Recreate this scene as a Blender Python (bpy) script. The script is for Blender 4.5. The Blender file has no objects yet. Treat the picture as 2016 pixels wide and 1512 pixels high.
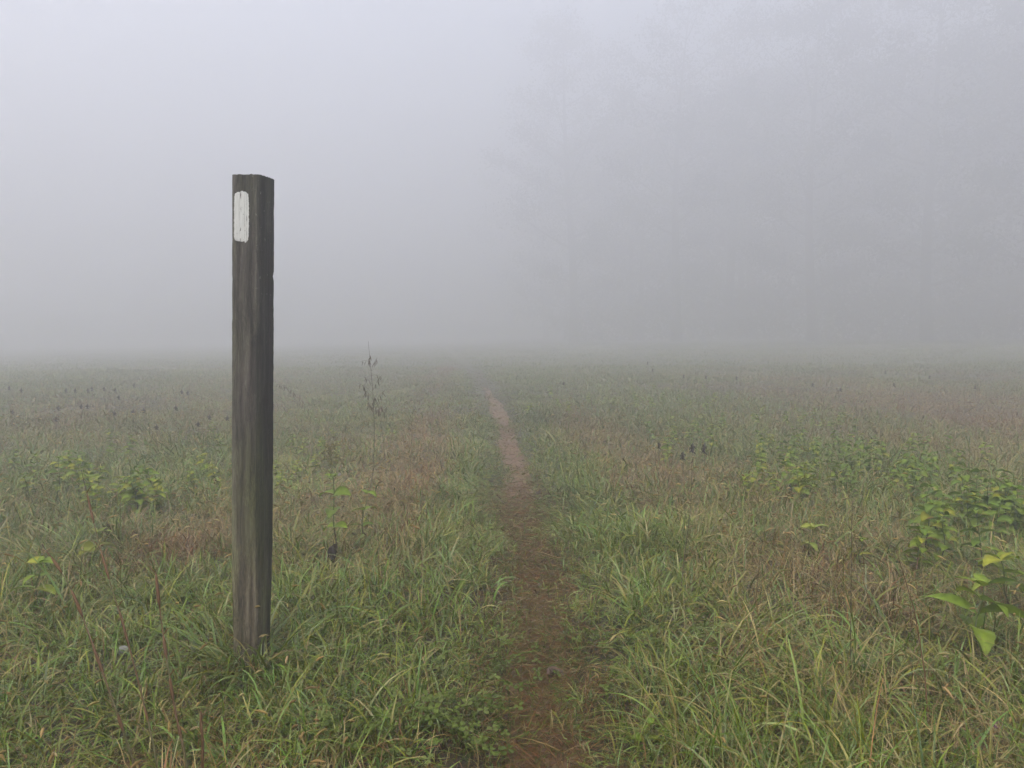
import bpy, math, random
import numpy as np
from mathutils import Vector, Matrix

random.seed(7)
rng = np.random.default_rng(7)
SC = bpy.context.scene
COL = SC.collection
R = math.radians

# ------------------------------------------------------------------ camera
F_PX, W_PX, H_PX, HORIZON = 1552.0, 2016.0, 1512.0, 655.0
CAM_H = 1.05
PITCH = math.atan((H_PX / 2 - HORIZON) / F_PX)
cam_d = bpy.data.cameras.new('camera')
cam = bpy.data.objects.new('camera', cam_d)
COL.objects.link(cam)
cam.location = (0, 0, CAM_H)
cam.rotation_euler = (math.pi / 2 - PITCH, 0, 0)
cam_d.sensor_width = 36.0
cam_d.lens = 36.0 * F_PX / W_PX
cam_d.clip_start = 0.02
cam_d.clip_end = 2000
SC.camera = cam

# ------------------------------------------------------------------ sky, sun, exposure
SUN_EL, SUN_AZ = R(62), R(-150)          # azimuth from +Y towards +X
world = bpy.data.worlds.new('World')
SC.world = world
world.use_nodes = True
nt = world.node_tree
nt.nodes.clear()
wo = nt.nodes.new('ShaderNodeOutputWorld')
bg = nt.nodes.new('ShaderNodeBackground')
sky = nt.nodes.new('ShaderNodeTexSky')
hs = nt.nodes.new('ShaderNodeHueSaturation')
sky.sky_type = 'NISHITA'
sky.sun_disc = False
sky.sun_elevation = SUN_EL
sky.sun_rotation = SUN_AZ
sky.air_density = 1.0
sky.dust_density = 4.0
hs.inputs['Saturation'].default_value = 0.62
bg.inputs['Strength'].default_value = 0.15
nt.links.new(sky.outputs[0], hs.inputs['Color'])
nt.links.new(hs.outputs[0], bg.inputs['Color'])
nt.links.new(bg.outputs[0], wo.inputs[0])

sl = bpy.data.lights.new('sun', 'SUN')
sl.energy = 1.5
sl.angle = R(25)
sl.color = (1.0, 0.92, 0.76)
sun = bpy.data.objects.new('sun', sl)
COL.objects.link(sun)
sdir = Vector((math.sin(SUN_AZ) * math.cos(SUN_EL), math.cos(SUN_AZ) * math.cos(SUN_EL), math.sin(SUN_EL)))
sun.rotation_euler = sdir.to_track_quat('Z', 'Y').to_euler()
sun.location = sdir * 80

SC.view_settings.view_transform = 'Standard'
SC.view_settings.look = 'None'
SC.view_settings.gamma = 1.0
SC.view_settings.exposure = 1.42
SC.render.engine = 'CYCLES'
cy = SC.cycles
cy.max_bounces = 8
cy.diffuse_bounces = 3
cy.glossy_bounces = 2
cy.transmission_bounces = 3
cy.volume_bounces = 5
cy.use_denoising = True
cy.caustics_reflective = False
cy.caustics_refractive = False

HAZE_DENSITY = 0.039
HAZE_TOP = 37.0

# ------------------------------------------------------------------ helpers
cp, sp = math.cos(PITCH), math.sin(PITCH)


def ray(px, py):
    u = (px - W_PX / 2) / F_PX
    v = (H_PX / 2 - py) / F_PX
    return Vector((u, cp + v * sp, -sp + v * cp))


def at_depth(px, py, depth):
    """point on the sight line through a pixel at a world distance (y) in metres"""
    r = ray(px, py)
    k = depth / r.y
    return Vector((r.x * k, depth, CAM_H + r.z * k))


def smooth(a, b, x):
    t = np.clip((x - a) / (b - a), 0, 1)
    return t * t * (3 - 2 * t)


def vnoise(x, y, scale, seed=0):
    """cheap value noise in 0..1"""
    x = np.asarray(x, float) / scale + seed * 17.13
    y = np.asarray(y, float) / scale + seed * 5.71
    xi, yi = np.floor(x), np.floor(y)
    fx, fy = x - xi, y - yi
    fx = fx * fx * (3 - 2 * fx)
    fy = fy * fy * (3 - 2 * fy)

    def h(a, b):
        s = np.sin(a * 127.1 + b * 311.7 + seed * 74.7) * 43758.5453
        return s - np.floor(s)
    return (h(xi, yi) * (1 - fx) + h(xi + 1, yi) * fx) * (1 - fy) + (h(xi, yi + 1) * (1 - fx) + h(xi + 1, yi + 1) * fx) * fy


def base_z(x, y):
    r = np.hypot(x, y)
    z = 0.013 * np.clip(x, -60, 60) * smooth(5, 45, r)
    z = z + 0.05 * (vnoise(x, y, 3.1, 1) - .5) * smooth(0, 3, r) + 0.022 * (vnoise(x, y, .45, 2) - .5)
    return z


# path centreline from the photograph, unprojected to the ground
_pp = [(1100, 1600, 190), (1093, 1512, 165), (1085, 1400, 145), (1062, 1280, 112), (1052, 1200, 100), (1044, 1130, 92),
       (1032, 1060, 84), (1027, 1000, 66), (1015, 930, 50), (1001, 870, 38), (990, 830, 34), (972, 790, 28),
       (950, 755, 22), (930, 730, 16), (905, 705, 12), (890, 693, 9)]
_py, _px, _pw = [], [], []
for a, b, w in _pp:
    r_ = ray(a, b)
    k = -CAM_H / r_.z
    _py.append(r_.y * k); _px.append(r_.x * k); _pw.append(.88 * w / F_PX * r_.y * k / 2)
_py = [-3.0, 0.8] + _py + [70.]
_px = [0.2, .12] + _px + [_px[-1] - 3]
_pw = [.13, .13] + _pw + [_pw[-1]]


def path_x(y):
    return np.interp(y, _py, _px) + 0.02 * np.sin(np.asarray(y) * 2.3)


def path_w(y):
    return np.interp(y, _py, _pw)


def path_d(x, y):
    """signed distance outside the trodden edge (negative on the path), metres"""
    wob = 0.10 * (vnoise(x, y, .28, 9) - .5) + .03 * (vnoise(x, y, .09, 19) - .5)
    return np.abs(x - path_x(y)) - path_w(y) + wob


def gz(x, y):
    x = np.asarray(x, float); y = np.asarray(y, float)
    d = np.abs(x - path_x(y)) - path_w(y)
    return base_z(x, y) - 0.028 * (1 - smooth(-.08, .14, d))


def ground(px, py):
    """where the sight line through a pixel meets the ground"""
    r = ray(px, py)
    k = -CAM_H / min(r.z, -0.008)
    for _ in range(12):
        z = float(gz(r.x * k, r.y * k))
        k = (z - CAM_H) / min(r.z, -0.008)
    return Vector((r.x * k, r.y * k, float(gz(r.x * k, r.y * k))))


def np_mesh(name, V, Fq, C, mat, smooth_shade=True):
    """mesh object from numpy arrays: verts, quads (or tris as repeated lists), vertex colours"""
    me = bpy.data.meshes.new(name)
    V = np.ascontiguousarray(V, np.float32)
    Fq = np.ascontiguousarray(Fq, np.int32)
    n, k = Fq.shape
    me.vertices.add(len(V)); me.vertices.foreach_set('co', V.ravel())
    me.loops.add(n * k); me.loops.foreach_set('vertex_index', Fq.ravel())
    me.polygons.add(n)
    me.polygons.foreach_set('loop_start', np.arange(0, n * k, k, dtype=np.int32))
    me.polygons.foreach_set('loop_total', np.full(n, k, np.int32))
    me.polygons.foreach_set('use_smooth', np.full(n, smooth_shade))
    if C is not None:
        ca = me.color_attributes.new('tint', 'FLOAT_COLOR', 'POINT')
        c4 = np.ones((len(V), 4), np.float32); c4[:, :3] = C
        ca.data.foreach_set('color', c4.ravel())
    me.update(calc_edges=True)
    me.materials.append(mat)
    o = bpy.data.objects.new(name, me)
    COL.objects.link(o)
    return o


class MB:
    """collects verts, faces and vertex colours for one mesh"""
    def __init__(s):
        s.v, s.f, s.c = [], [], []

    def add(s, vs, fs, col):
        b = len(s.v)
        s.v += [tuple(v) for v in vs]
        s.f += [tuple(i + b for i in f) for f in fs]
        if len(col) and not hasattr(col[0], '__len__'):
            s.c += [tuple(col)] * len(vs)
        else:
            s.c += [tuple(c) for c in col]

    def tube(s, pts, rads, cols, n=6):
        vs, fs, cs = [], [], []
        pts = [Vector(p) for p in pts]
        if not hasattr(cols[0], '__len__'):
            cols = [cols] * len(pts)
        for i, p in enumerate(pts):
            t = (pts[min(i + 1, len(pts) - 1)] - pts[max(i - 1, 0)]).normalized()
            a = t.cross(Vector((0.31, .95, .05))).normalized()
            b = t.cross(a)
            for k in range(n):
                an = 2 * math.pi * k / n
                vs.append(p + (a * math.cos(an) + b * math.sin(an)) * rads[i]); cs.append(cols[i])
        for i in range(len(pts) - 1):
            for k in range(n):
                fs.append((i * n + k, i * n + (k + 1) % n, (i + 1) * n + (k + 1) % n, (i + 1) * n + k))
        fs.append(tuple(range(n))[::-1]); fs.append(tuple(range((len(pts) - 1) * n, len(pts) * n)))
        s.add(vs, fs, cs)

    def build(s, name, mat, parent=None, smooth_shade=True):
        me = bpy.data.meshes.new(name)
        me.from_pydata(s.v, [], s.f)
        ca = me.color_attributes.new('tint', 'FLOAT_COLOR', 'POINT')
        c4 = np.ones((len(s.v), 4), np.float32); c4[:, :3] = np.array(s.c)
        ca.data.foreach_set('color', c4.ravel())
        me.polygons.foreach_set('use_smooth', [smooth_shade] * len(me.polygons))
        me.materials.append(mat)
        o = bpy.data.objects.new(name, me)
        COL.objects.link(o)
        if parent: o.parent = parent
        return o


def tag(o, label=None, cat=None, group=None, kind=None):
    if label: o['label'] = label
    if cat: o['category'] = cat
    if group: o['group'] = group
    if kind: o['kind'] = kind
    return o


def empty(name, loc, rz=0):
    o = bpy.data.objects.new(name, None)
    COL.objects.link(o)
    o.location = loc; o.rotation_euler = (0, 0, rz)
    o.empty_display_size = .1
    return o


def copy_tree(o, parent=None):
    c = o.copy(); COL.objects.link(c); c.parent = parent
    for ch in [k for k in ALL_CHILD.get(o.name, [])]:
        copy_tree(ch, c)
    return c


ALL_CHILD = {}

# ------------------------------------------------------------------ materials


def new_mat(name):
    m = bpy.data.materials.new(name); m.use_nodes = True
    m.node_tree.nodes.clear()
    return m, m.node_tree.nodes, m.node_tree.links


def leafy_mat(name, rough=.42, trans=.3, spec=.5, noise_scale=9.0, var=.35):
    m, N, L = new_mat(name)
    out = N.new('ShaderNodeOutputMaterial')
    at = N.new('ShaderNodeAttribute'); at.attribute_name = 'tint'
    geo = N.new('ShaderNodeNewGeometry')
    nz = N.new('ShaderNodeTexNoise'); nz.inputs['Scale'].default_value = noise_scale
    mr = N.new('ShaderNodeMapRange'); mr.inputs[3].default_value = 1 - var; mr.inputs[4].default_value = 1 + var
    mx = N.new('ShaderNodeMix'); mx.data_type = 'RGBA'; mx.blend_type = 'MULTIPLY'; mx.inputs[0].default_value = 1
    pr = N.new('ShaderNodeBsdfPrincipled'); pr.inputs['Roughness'].default_value = rough
    pr.inputs['Specular IOR Level'].default_value = spec
    tr = N.new('ShaderNodeBsdfTranslucent')
    ms = N.new('ShaderNodeMixShader'); ms.inputs[0].default_value = trans
    L.new(geo.outputs['Position'], nz.inputs['Vector'])
    L.new(nz.outputs[0], mr.inputs[0])
    L.new(at.outputs['Color'], mx.inputs[6]); L.new(mr.outputs[0], mx.inputs[7])
    L.new(mx.outputs[2], pr.inputs['Base Color']); L.new(mx.outputs[2], tr.inputs['Color'])
    L.new(pr.outputs[0], ms.inputs[1]); L.new(tr.outputs[0], ms.inputs[2])
    L.new(ms.outputs[0], out.inputs['Surface'])
    return m


def tint_mat(name, rough=.75, noise_scale=20, var=.3, spec=.3):
    return leafy_mat(name, rough, 0.0, spec, noise_scale, var)


def ramp(N, stops):
    r = N.new('ShaderNodeValToRGB')
    e = r.color_ramp.elements
    e[0].position, e[0].color = stops[0][0], (*stops[0][1], 1)
    e[1].position, e[1].color = stops[-1][0], (*stops[-1][1], 1)
    for p, c in stops[1:-1]:
        x = e.new(p); x.color = (*c, 1)
    return r


def earth_mat(name, stops, scale, bump=.6, rough=.85):
    m, N, L = new_mat(name)
    out = N.new('ShaderNodeOutputMaterial'); pr = N.new('ShaderNodeBsdfPrincipled')
    pr.inputs['Roughness'].default_value = rough
    geo = N.new('ShaderNodeNewGeometry')
    n1 = N.new('ShaderNodeTexNoise'); n1.inputs['Scale'].default_value = scale; n1.inputs['Detail'].default_value = 8
    n2 = N.new('ShaderNodeTexNoise'); n2.inputs['Scale'].default_value = scale * 14; n2.inputs['Detail'].default_value = 5
    mp = N.new('ShaderNodeMapping'); mp.inputs['Scale'].default_value = (1, 1, 1)
    ad = N.new('ShaderNodeMix'); ad.data_type = 'FLOAT'; ad.inputs[0].default_value = .45
    rp = ramp(N, stops)
    bp = N.new('ShaderNodeBump'); bp.inputs['Strength'].default_value = bump; bp.inputs['Distance'].default_value = .012
    L.new(geo.outputs['Position'], mp.inputs[0]); L.new(mp.outputs[0], n1.inputs['Vector']); L.new(mp.outputs[0], n2.inputs['Vector'])
    L.new(n1.outputs[0], ad.inputs[2]); L.new(n2.outputs[0], ad.inputs[3])
    L.new(ad.outputs[0], rp.inputs[0]); L.new(rp.outputs[0], pr.inputs['Base Color'])
    L.new(n2.outputs[0], bp.inputs['Height']); L.new(bp.outputs[0], pr.inputs['Normal'])
    L.new(pr.outputs[0], out.inputs['Surface'])
    return m


M_GRASS = leafy_mat('grass_blade', .40, .22, .5, 14, .25)
M_DRY = leafy_mat('dry_grass', .7, .25, .25, 25, .3)
M_LEAF = leafy_mat('broad_leaf', .62, .3, .25, 45, .38)
M_STEM = tint_mat('plant_stem', .6, 60, .3)
M_TREE = leafy_mat('tree_foliage', .6, .25, .3, .6, .35)
M_BARK = tint_mat('bark', .9, 3, .35)
M_SOIL = earth_mat('meadow_soil', [(0.3, (.012, .010, .006)), (.5, (.028, .021, .011)), (.7, (.060, .044, .022))], 1.6)
# far away the closed turf gives the sheet its own green-tan colour
_n, _l = M_SOIL.node_tree.nodes, M_SOIL.node_tree.links
_pr = next(q for q in _n if q.type == 'BSDF_PRINCIPLED'); _rp = next(q for q in _n if q.type == 'VALTORGB')
_geo = next(q for q in _n if q.type == 'NEW_GEOMETRY')
_len = _n.new('ShaderNodeVectorMath'); _len.operation = 'LENGTH'; _l.new(_geo.outputs['Position'], _len.inputs[0])
_mr = _n.new('ShaderNodeMapRange'); _mr.inputs[1].default_value = 14; _mr.inputs[2].default_value = 34; _l.new(_len.outputs['Value'], _mr.inputs[0])
_tn = _n.new('ShaderNodeTexNoise'); _tn.inputs['Scale'].default_value = .35; _tn.inputs['Detail'].default_value = 8
_l.new(_geo.outputs['Position'], _tn.inputs['Vector'])
_tr = ramp(_n, [(.3, (.06, .075, .022)), (.5, (.085, .09, .03)), (.7, (.115, .095, .042))]); _l.new(_tn.outputs[0], _tr.inputs[0])
_mx = _n.new('ShaderNodeMix'); _mx.data_type = 'RGBA'; _l.new(_mr.outputs[0], _mx.inputs[0])
_l.new(_rp.outputs[0], _mx.inputs[6]); _l.new(_tr.outputs[0], _mx.inputs[7]); _l.new(_mx.outputs[2], _pr.inputs['Base Color'])
M_PATH = earth_mat('trodden_earth', [(0.28, (.062, .034, .015)), (.5, (.122, .070, .037)), (.72, (.19, .118, .068))], 2.2, .9)

# ------------------------------------------------------------------ ground sheet and path


def graded(lo, hi, fine_lo, fine_hi, step, grow):
    xs = list(np.arange(fine_lo, fine_hi + step / 2, step))
    s = step
    x = xs[-1]
    while x < hi:
        s *= grow; x = min(x + s, hi); xs.append(x)
    s = step; x = xs[0]
    left = []
    while x > lo:
        s *= grow; x = max(x - s, lo); left.append(x)
    return np.array(left[::-1] + xs)


gx = graded(-450, 450, -2.5, 2.5, .035, 1.07)
gy = graded(-60, 850, 1.0, 7.0, .045, 1.06)
X, Y = np.meshgrid(gx, gy)
Z = gz(X, Y)
nx, ny = len(gx), len(gy)
I = np.arange(nx * ny).reshape(ny, nx)
Fq = np.stack([I[:-1, :-1], I[:-1, 1:], I[1:, 1:], I[1:, :-1]], -1).reshape(-1, 4)
o = np_mesh('ground', np.stack([X, Y, Z], -1).reshape(-1, 3), Fq, None, M_SOIL)
tag(o, kind='structure')

ys = graded(.2, 15.0, .8, 10, .04, 1.05)
cols = np.linspace(-1, 1, 9)
V = []
for y in ys:
    w = float(path_w(y)) * (1 - .7 * float(smooth(10, 15, y))) * (1.0 + .12 * math.sin(y * 5.1) + .08 * math.sin(y * 13.7)) + .015
    for c in cols:
        x = float(path_x(y)) + c * w
        lump = .006 * float(vnoise(x, y, .07, 4)) * (1 - c * c)
        V.append((x, y, float(gz(x, y)) + .004 + lump))
n = len(cols)
I = np.arange(len(V)).reshape(-1, n)
Fq = np.stack([I[:-1, :-1], I[:-1, 1:], I[1:, 1:], I[1:, :-1]], -1).reshape(-1, 4)
o = np_mesh('path', np.array(V), Fq, None, M_PATH)
tag(o, kind='structure')

# ------------------------------------------------------------------ meadow maps (where the turf is green, tan, russet)


def blobs(x, y, lst):
    s = np.zeros_like(x)
    for px, py, rx, ry, k in lst:
        c = ground(px, py)
        e1 = ground(px, py - ry); e2 = ground(px, py + ry)
        sx = rx / F_PX * c.y
        sy = max((e1.y - e2.y) / 2, .05)
        s = np.maximum(s, k * np.exp(-(((x - c.x) / sx) ** 2 + ((y - c.y) / sy) ** 2)))
    return s


RUSSET = [(330, 1100, 110, 50, 1), (250, 1040, 60, 25, .6), (830, 950, 70, 70, .9), (850, 830, 45, 60, .95), (860, 770, 40, 30, .9), (882, 728, 30, 18, .9),
          (800, 1050, 70, 40, .7), (780, 1140, 60, 20, .6), (1150, 830, 50, 40, .6), (1230, 960, 60, 45, .75), (1300, 930, 60, 60, .6),
          (1480, 1340, 70, 60, .7), (1500, 1450, 60, 60, .6), (1780, 1230, 90, 40, .7), (1990, 1210, 60, 60, .85), (1700, 800, 260, 40, .7),
          (1950, 840, 150, 60, .8), (1900, 740, 200, 30, .6), (1720, 960, 60, 20, .6), (30, 1320, 60, 40, .6), (440, 1370, 50, 30, .5),
          (120, 840, 100, 20, .6), (230, 800, 120, 20, .5), (640, 980, 60, 40, .4), (1080, 1500, 90, 40, .5), (870, 1370, 50, 25, .5),
          (1180, 1360, 40, 30, .7), (1600, 1120, 160, 60, .55), (100, 1060, 60, 30, .6), (1640, 1200, 120, 70, .5)]
TAN = [(430, 1050, 120, 60, .9), (600, 1020, 90, 60, .7), (1250, 900, 120, 90, .7), (1150, 860, 90, 60, .7), (1600, 1150, 260, 110, .75),
       (1450, 1260, 160, 90, .5), (1700, 1400, 200, 90, .45), (1650, 870, 260, 60, .6), (1900, 800, 260, 80, .8), (700, 880, 160, 60, .5),
       (820, 900, 120, 120, .8), (1900, 1450, 150, 80, .5), (80, 1000, 120, 40, .5), (230, 1010, 90, 40, .3), (1330, 1000, 90, 60, .6),
       (1750, 1080, 150, 50, .6), (1500, 1000, 120, 50, .6), (300, 800, 300, 60, .45)]
LUSH = [(950, 960, 60, 90, 1), (940, 1100, 80, 70, .8), (1110, 930, 50, 50, .9), (1150, 1050, 110, 90, 1), (1200, 1150, 130, 80, 1),
        (700, 1250, 190, 90, .9), (560, 1180, 80, 50, .8), (300, 1230, 150, 90, .9), (180, 1400, 200, 80, .8), (560, 1420, 220, 80, .8),
        (850, 1300, 120, 90, .9), (1230, 1250, 110, 60, .8), (960, 850, 40, 60, .9), (1040, 830, 30, 40, .8), (930, 750, 40, 30, .7),
        (1010, 760, 50, 30, .7), (60, 1150, 80, 60, .7), (1650, 1300, 110, 50, .6), (250, 940, 220, 50, .5), (1600, 900, 150, 40, .5)]


def meadow(x, y):
    lu = blobs(x, y, LUSH)
    ru = np.clip(blobs(x, y, RUSSET) - .35 * lu, 0, 1)
    ta = np.clip(blobs(x, y, TAN) - .5 * lu, 0, 1)
    n1 = vnoise(x, y, 1.3, 5); n2 = vnoise(x, y, .35, 6); n3 = vnoise(x, y, 4.5, 7)
    ru = np.clip(ru + .5 * smooth(.62, .9, n2 * .5 + n1 * .5) * (1 - lu), 0, 1)
    ta = np.clip(ta + .15 + .45 * smooth(.5, .8, n1 * .6 + n3 * .4) * (1 - lu), 0, 1)
    return lu, ta, ru


# ------------------------------------------------------------------ grass builder


def blades(x, y, az, L, W, th0, bend, col, tipcol, segs, lift=None, twist=0.4, zoff=None):
    n = len(x)
    t = np.linspace(0, 1, segs + 1)
    th = th0[:, None] + bend[:, None] * t[None, :] ** 1.4
    ds = (L / segs)[:, None]
    mid = (th[:, 1:] + th[:, :-1]) / 2
    h = np.concatenate([np.zeros((n, 1)), np.cumsum(np.sin(mid) * ds, 1)], 1)
    v = np.concatenate([np.zeros((n, 1)), np.cumsum(np.cos(mid) * ds, 1)], 1)
    sway = (rng.normal(0, .12, n))[:, None] * L[:, None] * t[None, :] ** 2
    ca, sa = np.cos(az)[:, None], np.sin(az)[:, None]
    cx = x[:, None] + h * ca - sway * sa
    cy_ = y[:, None] + h * sa + sway * ca
    z0 = gz(x, y)[:, None] - .004
    if zoff is not None: z0 = z0 + zoff[:, None]
    cz = z0 + v
    g = gz(cx, cy_) + .004 + rng.random((n, 1)) * .012
    cz = np.where(t[None, :] > 0, np.maximum(cz, g), cz)
    prof = np.clip(np.minimum(.55 + t * 1.6, 1.0) * (1 - t ** 3.0), .06, 1)
    hw = W[:, None] / 2 * prof[None, :]
    tw = (rng.normal(0, twist, n))[:, None] * t[None, :] + rng.normal(0, .35, n)[:, None]
    wx = -sa * np.cos(tw) ; wy = ca * np.cos(tw); wz = np.sin(tw) + 0 * t[None, :]
    A = np.stack([cx - wx * hw, cy_ - wy * hw, cz - wz * hw], -1)
    B = np.stack([cx + wx * hw, cy_ + wy * hw, cz + wz * hw], -1)
    V = np.stack([A, B], 2).reshape(-1, 3)
    c = col[:, None, :] * (1 - t[None, :, None] ** 1.5) + tipcol[:, None, :] * t[None, :, None] ** 1.5
    C = np.repeat(c, 2, axis=1).reshape(-1, 3)
    base = (np.arange(n) * (segs + 1) * 2)[:, None]
    k = (np.arange(segs) * 2)[None, :]
    b = base + k
    Fq = np.stack([b, b + 1, b + 3, b + 2], -1).reshape(-1, 4)
    return V, Fq, C


def join(parts):
    Vs, Fs, Cs, off = [], [], [], 0
    for V, F_, C in parts:
        Vs.append(V); Fs.append(F_ + off); Cs.append(C); off += len(V)
    return np.concatenate(Vs), np.concatenate(Fs), np.concatenate(Cs)


HALF = math.tan(R(38))


def scatter(n, d0, d1, power):
    """random ground points ahead, thinning with distance as d^-power"""
    g = np.linspace(d0, d1, 4000)
    pdf = (g * HALF + 1.0) * g ** (-power)
    cdf = np.cumsum(pdf); cdf /= cdf[-1]
    y = np.interp(rng.random(n), cdf, g)
    x = (rng.random(n) * 2 - 1) * (y * HALF + 1.0)
    return x, y


PAL = {
    'green': np.array([(.130, .200, .006), (.165, .225, .006), (.090, .160, .007), (.220, .240, .008), (.110, .210, .012)]),
    'cool': np.array([(.190, .285, .060), (.140, .235, .035), (.260, .330, .110), (.175, .240, .040)]),
    'yellow': np.array([(.260, .235, .025), (.300, .255, .040), (.200, .200, .020)]),
    'tan': np.array([(.350, .255, .085), (.280, .200, .060), (.430, .330, .140), (.235, .160, .055)]),
    'russet': np.array([(.270, .115, .025), (.200, .088, .022), (.310, .150, .040), (.140, .065, .018)]),
}


def pick(kind_idx, names):
    n = len(kind_idx)
    out = np.zeros((n, 3))
    for i, nm in enumerate(names):
        m = kind_idx == i
        p = PAL[nm]
        out[m] = p[rng.integers(0, len(p), m.sum())]
    out *= .68 * rng.normal(1, .2, (n, 1)).clip(.45, 1.7)
    out *= rng.normal(1, .05, (n, 3)).clip(.8, 1.2)
    return out


def grass_layer(n_tufts, per, d0, d1, power, segs, wscale=1.0, lscale=1.0, loose=.03):
    tx, ty = scatter(n_tufts, d0, d1, power)
    cnt = rng.integers(max(2, int(per * .5)), int(per * 1.6) + 1, n_tufts)
    idx = np.repeat(np.arange(n_tufts), cnt)
    n = len(idx)
    d = ty[idx]
    spread = loose * (d / 2.5) ** .35
    ox, oy = rng.normal(0, 1, n) * spread, rng.normal(0, 1, n) * spread
    x, y = tx[idx] + ox, ty[idx] + oy
    pd = path_d(x, y)
    far = .7 * smooth(8.5, 13.5, y)
    keep = (pd > .0) | (rng.random(n) < .04 + .45 * np.exp(np.minimum(pd, 0) / .035) + .85 * far)
    x, y, idx, ox, oy, d, pd = [a[keep] for a in (x, y, idx, ox, oy, d, pd)]
    n = len(x)
    lu, ta, ru = meadow(x, y)
    flat = smooth(.52, .78, .6 * vnoise(x, y, .9, 41) + .4 * vnoise(x, y, .35, 42))
    wind = 6.28 * vnoise(x, y, 1.7, 43)
    hmap = .55 + .9 * vnoise(x, y, .8, 11) * vnoise(x, y, .3, 12) + .25 * vnoise(x, y, 2.4, 13)
    tuft_l = rng.normal(1, .22, n_tufts).clip(.5, 1.7)[idx]
    L = .138 * lscale * hmap * tuft_l * rng.normal(1, .28, n).clip(.3, 1.9)
    L *= .30 + .70 * smooth(-.05, .38, pd)
    L *= (1 - .25 * ru) * (1 - .32 * smooth(3.5, 12, d))
    W = .0039 * wscale * rng.normal(1, .35, n).clip(.4, 2.1) * (d / 2.4).clip(.8, None) ** .36
    W *= .75 + .35 * smooth(0, .3, pd)
    az = np.arctan2(oy, ox) + rng.normal(0, .8, n)
    lay = rng.random(n) < .75 * flat
    az = np.where(lay, wind + rng.normal(0, .45, n), az)
    th0 = rng.normal(.55, .35, n).clip(0, 1.4)
    bend = rng.normal(1.25, .55, n).clip(.1, 2.6)
    th0 = th0 + .65 * flat * rng.random(n)
    r = rng.random(n)
    tr = rng.random(n_tufts)[idx]
    mix = .55 * r + .45 * tr
    ki = np.zeros(n, int)                                # green
    ki[mix > .70] = 1                                    # cool
    ki[mix > .86] = 2                                    # yellow
    q = rng.random(n) * .6 + rng.random(n_tufts)[idx] * .4
    ki[q < (.16 + .58 * ta) * (1 - .8 * lu)] = 3
    q2 = rng.random(n) * .6 + rng.random(n_tufts)[idx] * .4
    ki[q2 < (.06 + .60 * ru) * (1 - .7 * lu)] = 4
    thin = (ki >= 3)
    W[thin] *= .62
    col = pick(ki, ['green', 'cool', 'yellow', 'tan', 'russet'])
    col = col * (.72 + .55 * (.5 * vnoise(x, y, .6, 51) + .5 * vnoise(x, y, 1.9, 52)))[:, None]
    tip = col * 1.0
    dead = rng.random(n) < .25
    tip[dead] = PAL['tan'][rng.integers(0, 4, dead.sum())] * .9
    tip[~dead] *= 1.2
    col = col * np.array([.95, .95, .9])
    return blades(x, y, az, L, W, th0, bend, col, tip, segs)


parts = []
parts.append(grass_layer(9200, 13, 1.05, 4.2, .6, 6, 1.0))
parts.append(grass_layer(22000, 12, 3.6, 9.5, 1.1, 4, 1.0))
parts.append(grass_layer(38000, 11, 8.5, 24, 1.3, 3, 1.0, .95))
parts.append(grass_layer(26000, 9, 22, 75, 1.2, 3, 1.3, .9, .06))
parts.append(grass_layer(380, 10, 1.2, 4.5, .6, 8, 1.3, 1.45, .035))
V, Fq, C = join(parts)
o = np_mesh('meadow_grass', V, Fq, C, M_GRASS)
tag(o, 'arching wet meadow grass, green mixed with tan, covering the field', 'grass', kind='stuff')


def thatch(n, d0, d1, power, onpath):
    x, y = scatter(n, d0, d1, power)
    if onpath:
        y = y; x = path_x(y) + rng.normal(0, 1, n) * (path_w(y) * 1.0 + .03)
    pd = path_d(x, y)
    if onpath:
        bare = smooth(.35, .6, vnoise(x, y, .5, 21)) * smooth(2.4, 3.6, y)
        k = (rng.random(n) > .75 * bare) & (rng.random(n) > .93 * smooth(4.9, 5.6, y))
        x, y, pd = x[k], y[k], pd[k]
    m = len(x)
    lu, ta, ru = meadow(x, y)
    L = rng.uniform(.03, .10, m) * (.65 if onpath else 1.25)
    W = .0026 * rng.normal(1, .3, m).clip(.4, 2) * (y / 2.4).clip(.8, None) ** .6
    az = rng.uniform(0, 2 * math.pi, m)
    th0 = rng.normal(1.35, .16, m).clip(.8, 1.6)
    bend = rng.normal(.15, .25, m)
    ki = (rng.random(m) < .5 + .35 * ru).astype(int)
    gr = rng.random(m) < .24
    ki[gr] = 2
    col = pick(ki, ['tan', 'russet', 'green'])
    col *= np.array([.66, .60, .52]) if onpath else .62
    return blades(x, y, az, L, W, th0, bend, col, col * 1.15, 3, zoff=rng.uniform(0, .012 if onpath else .045, m))


V, Fq, C = join([thatch(42000, 1.05, 5, .6, False), thatch(50000, 4.5, 20, 1.3, False), thatch(52000, 1.05, 9, .8, True)])
o = np_mesh('dead_thatch', V, Fq, C, M_DRY)
tag(o, 'matted dead brown grass lying among the green blades and on the trail', 'dead grass', kind='stuff')


def spindle_points(n_seg=5):
    t = np.linspace(0, 1, n_seg)
    return t, np.array([.25, .8, 1, .8, .15])


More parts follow.
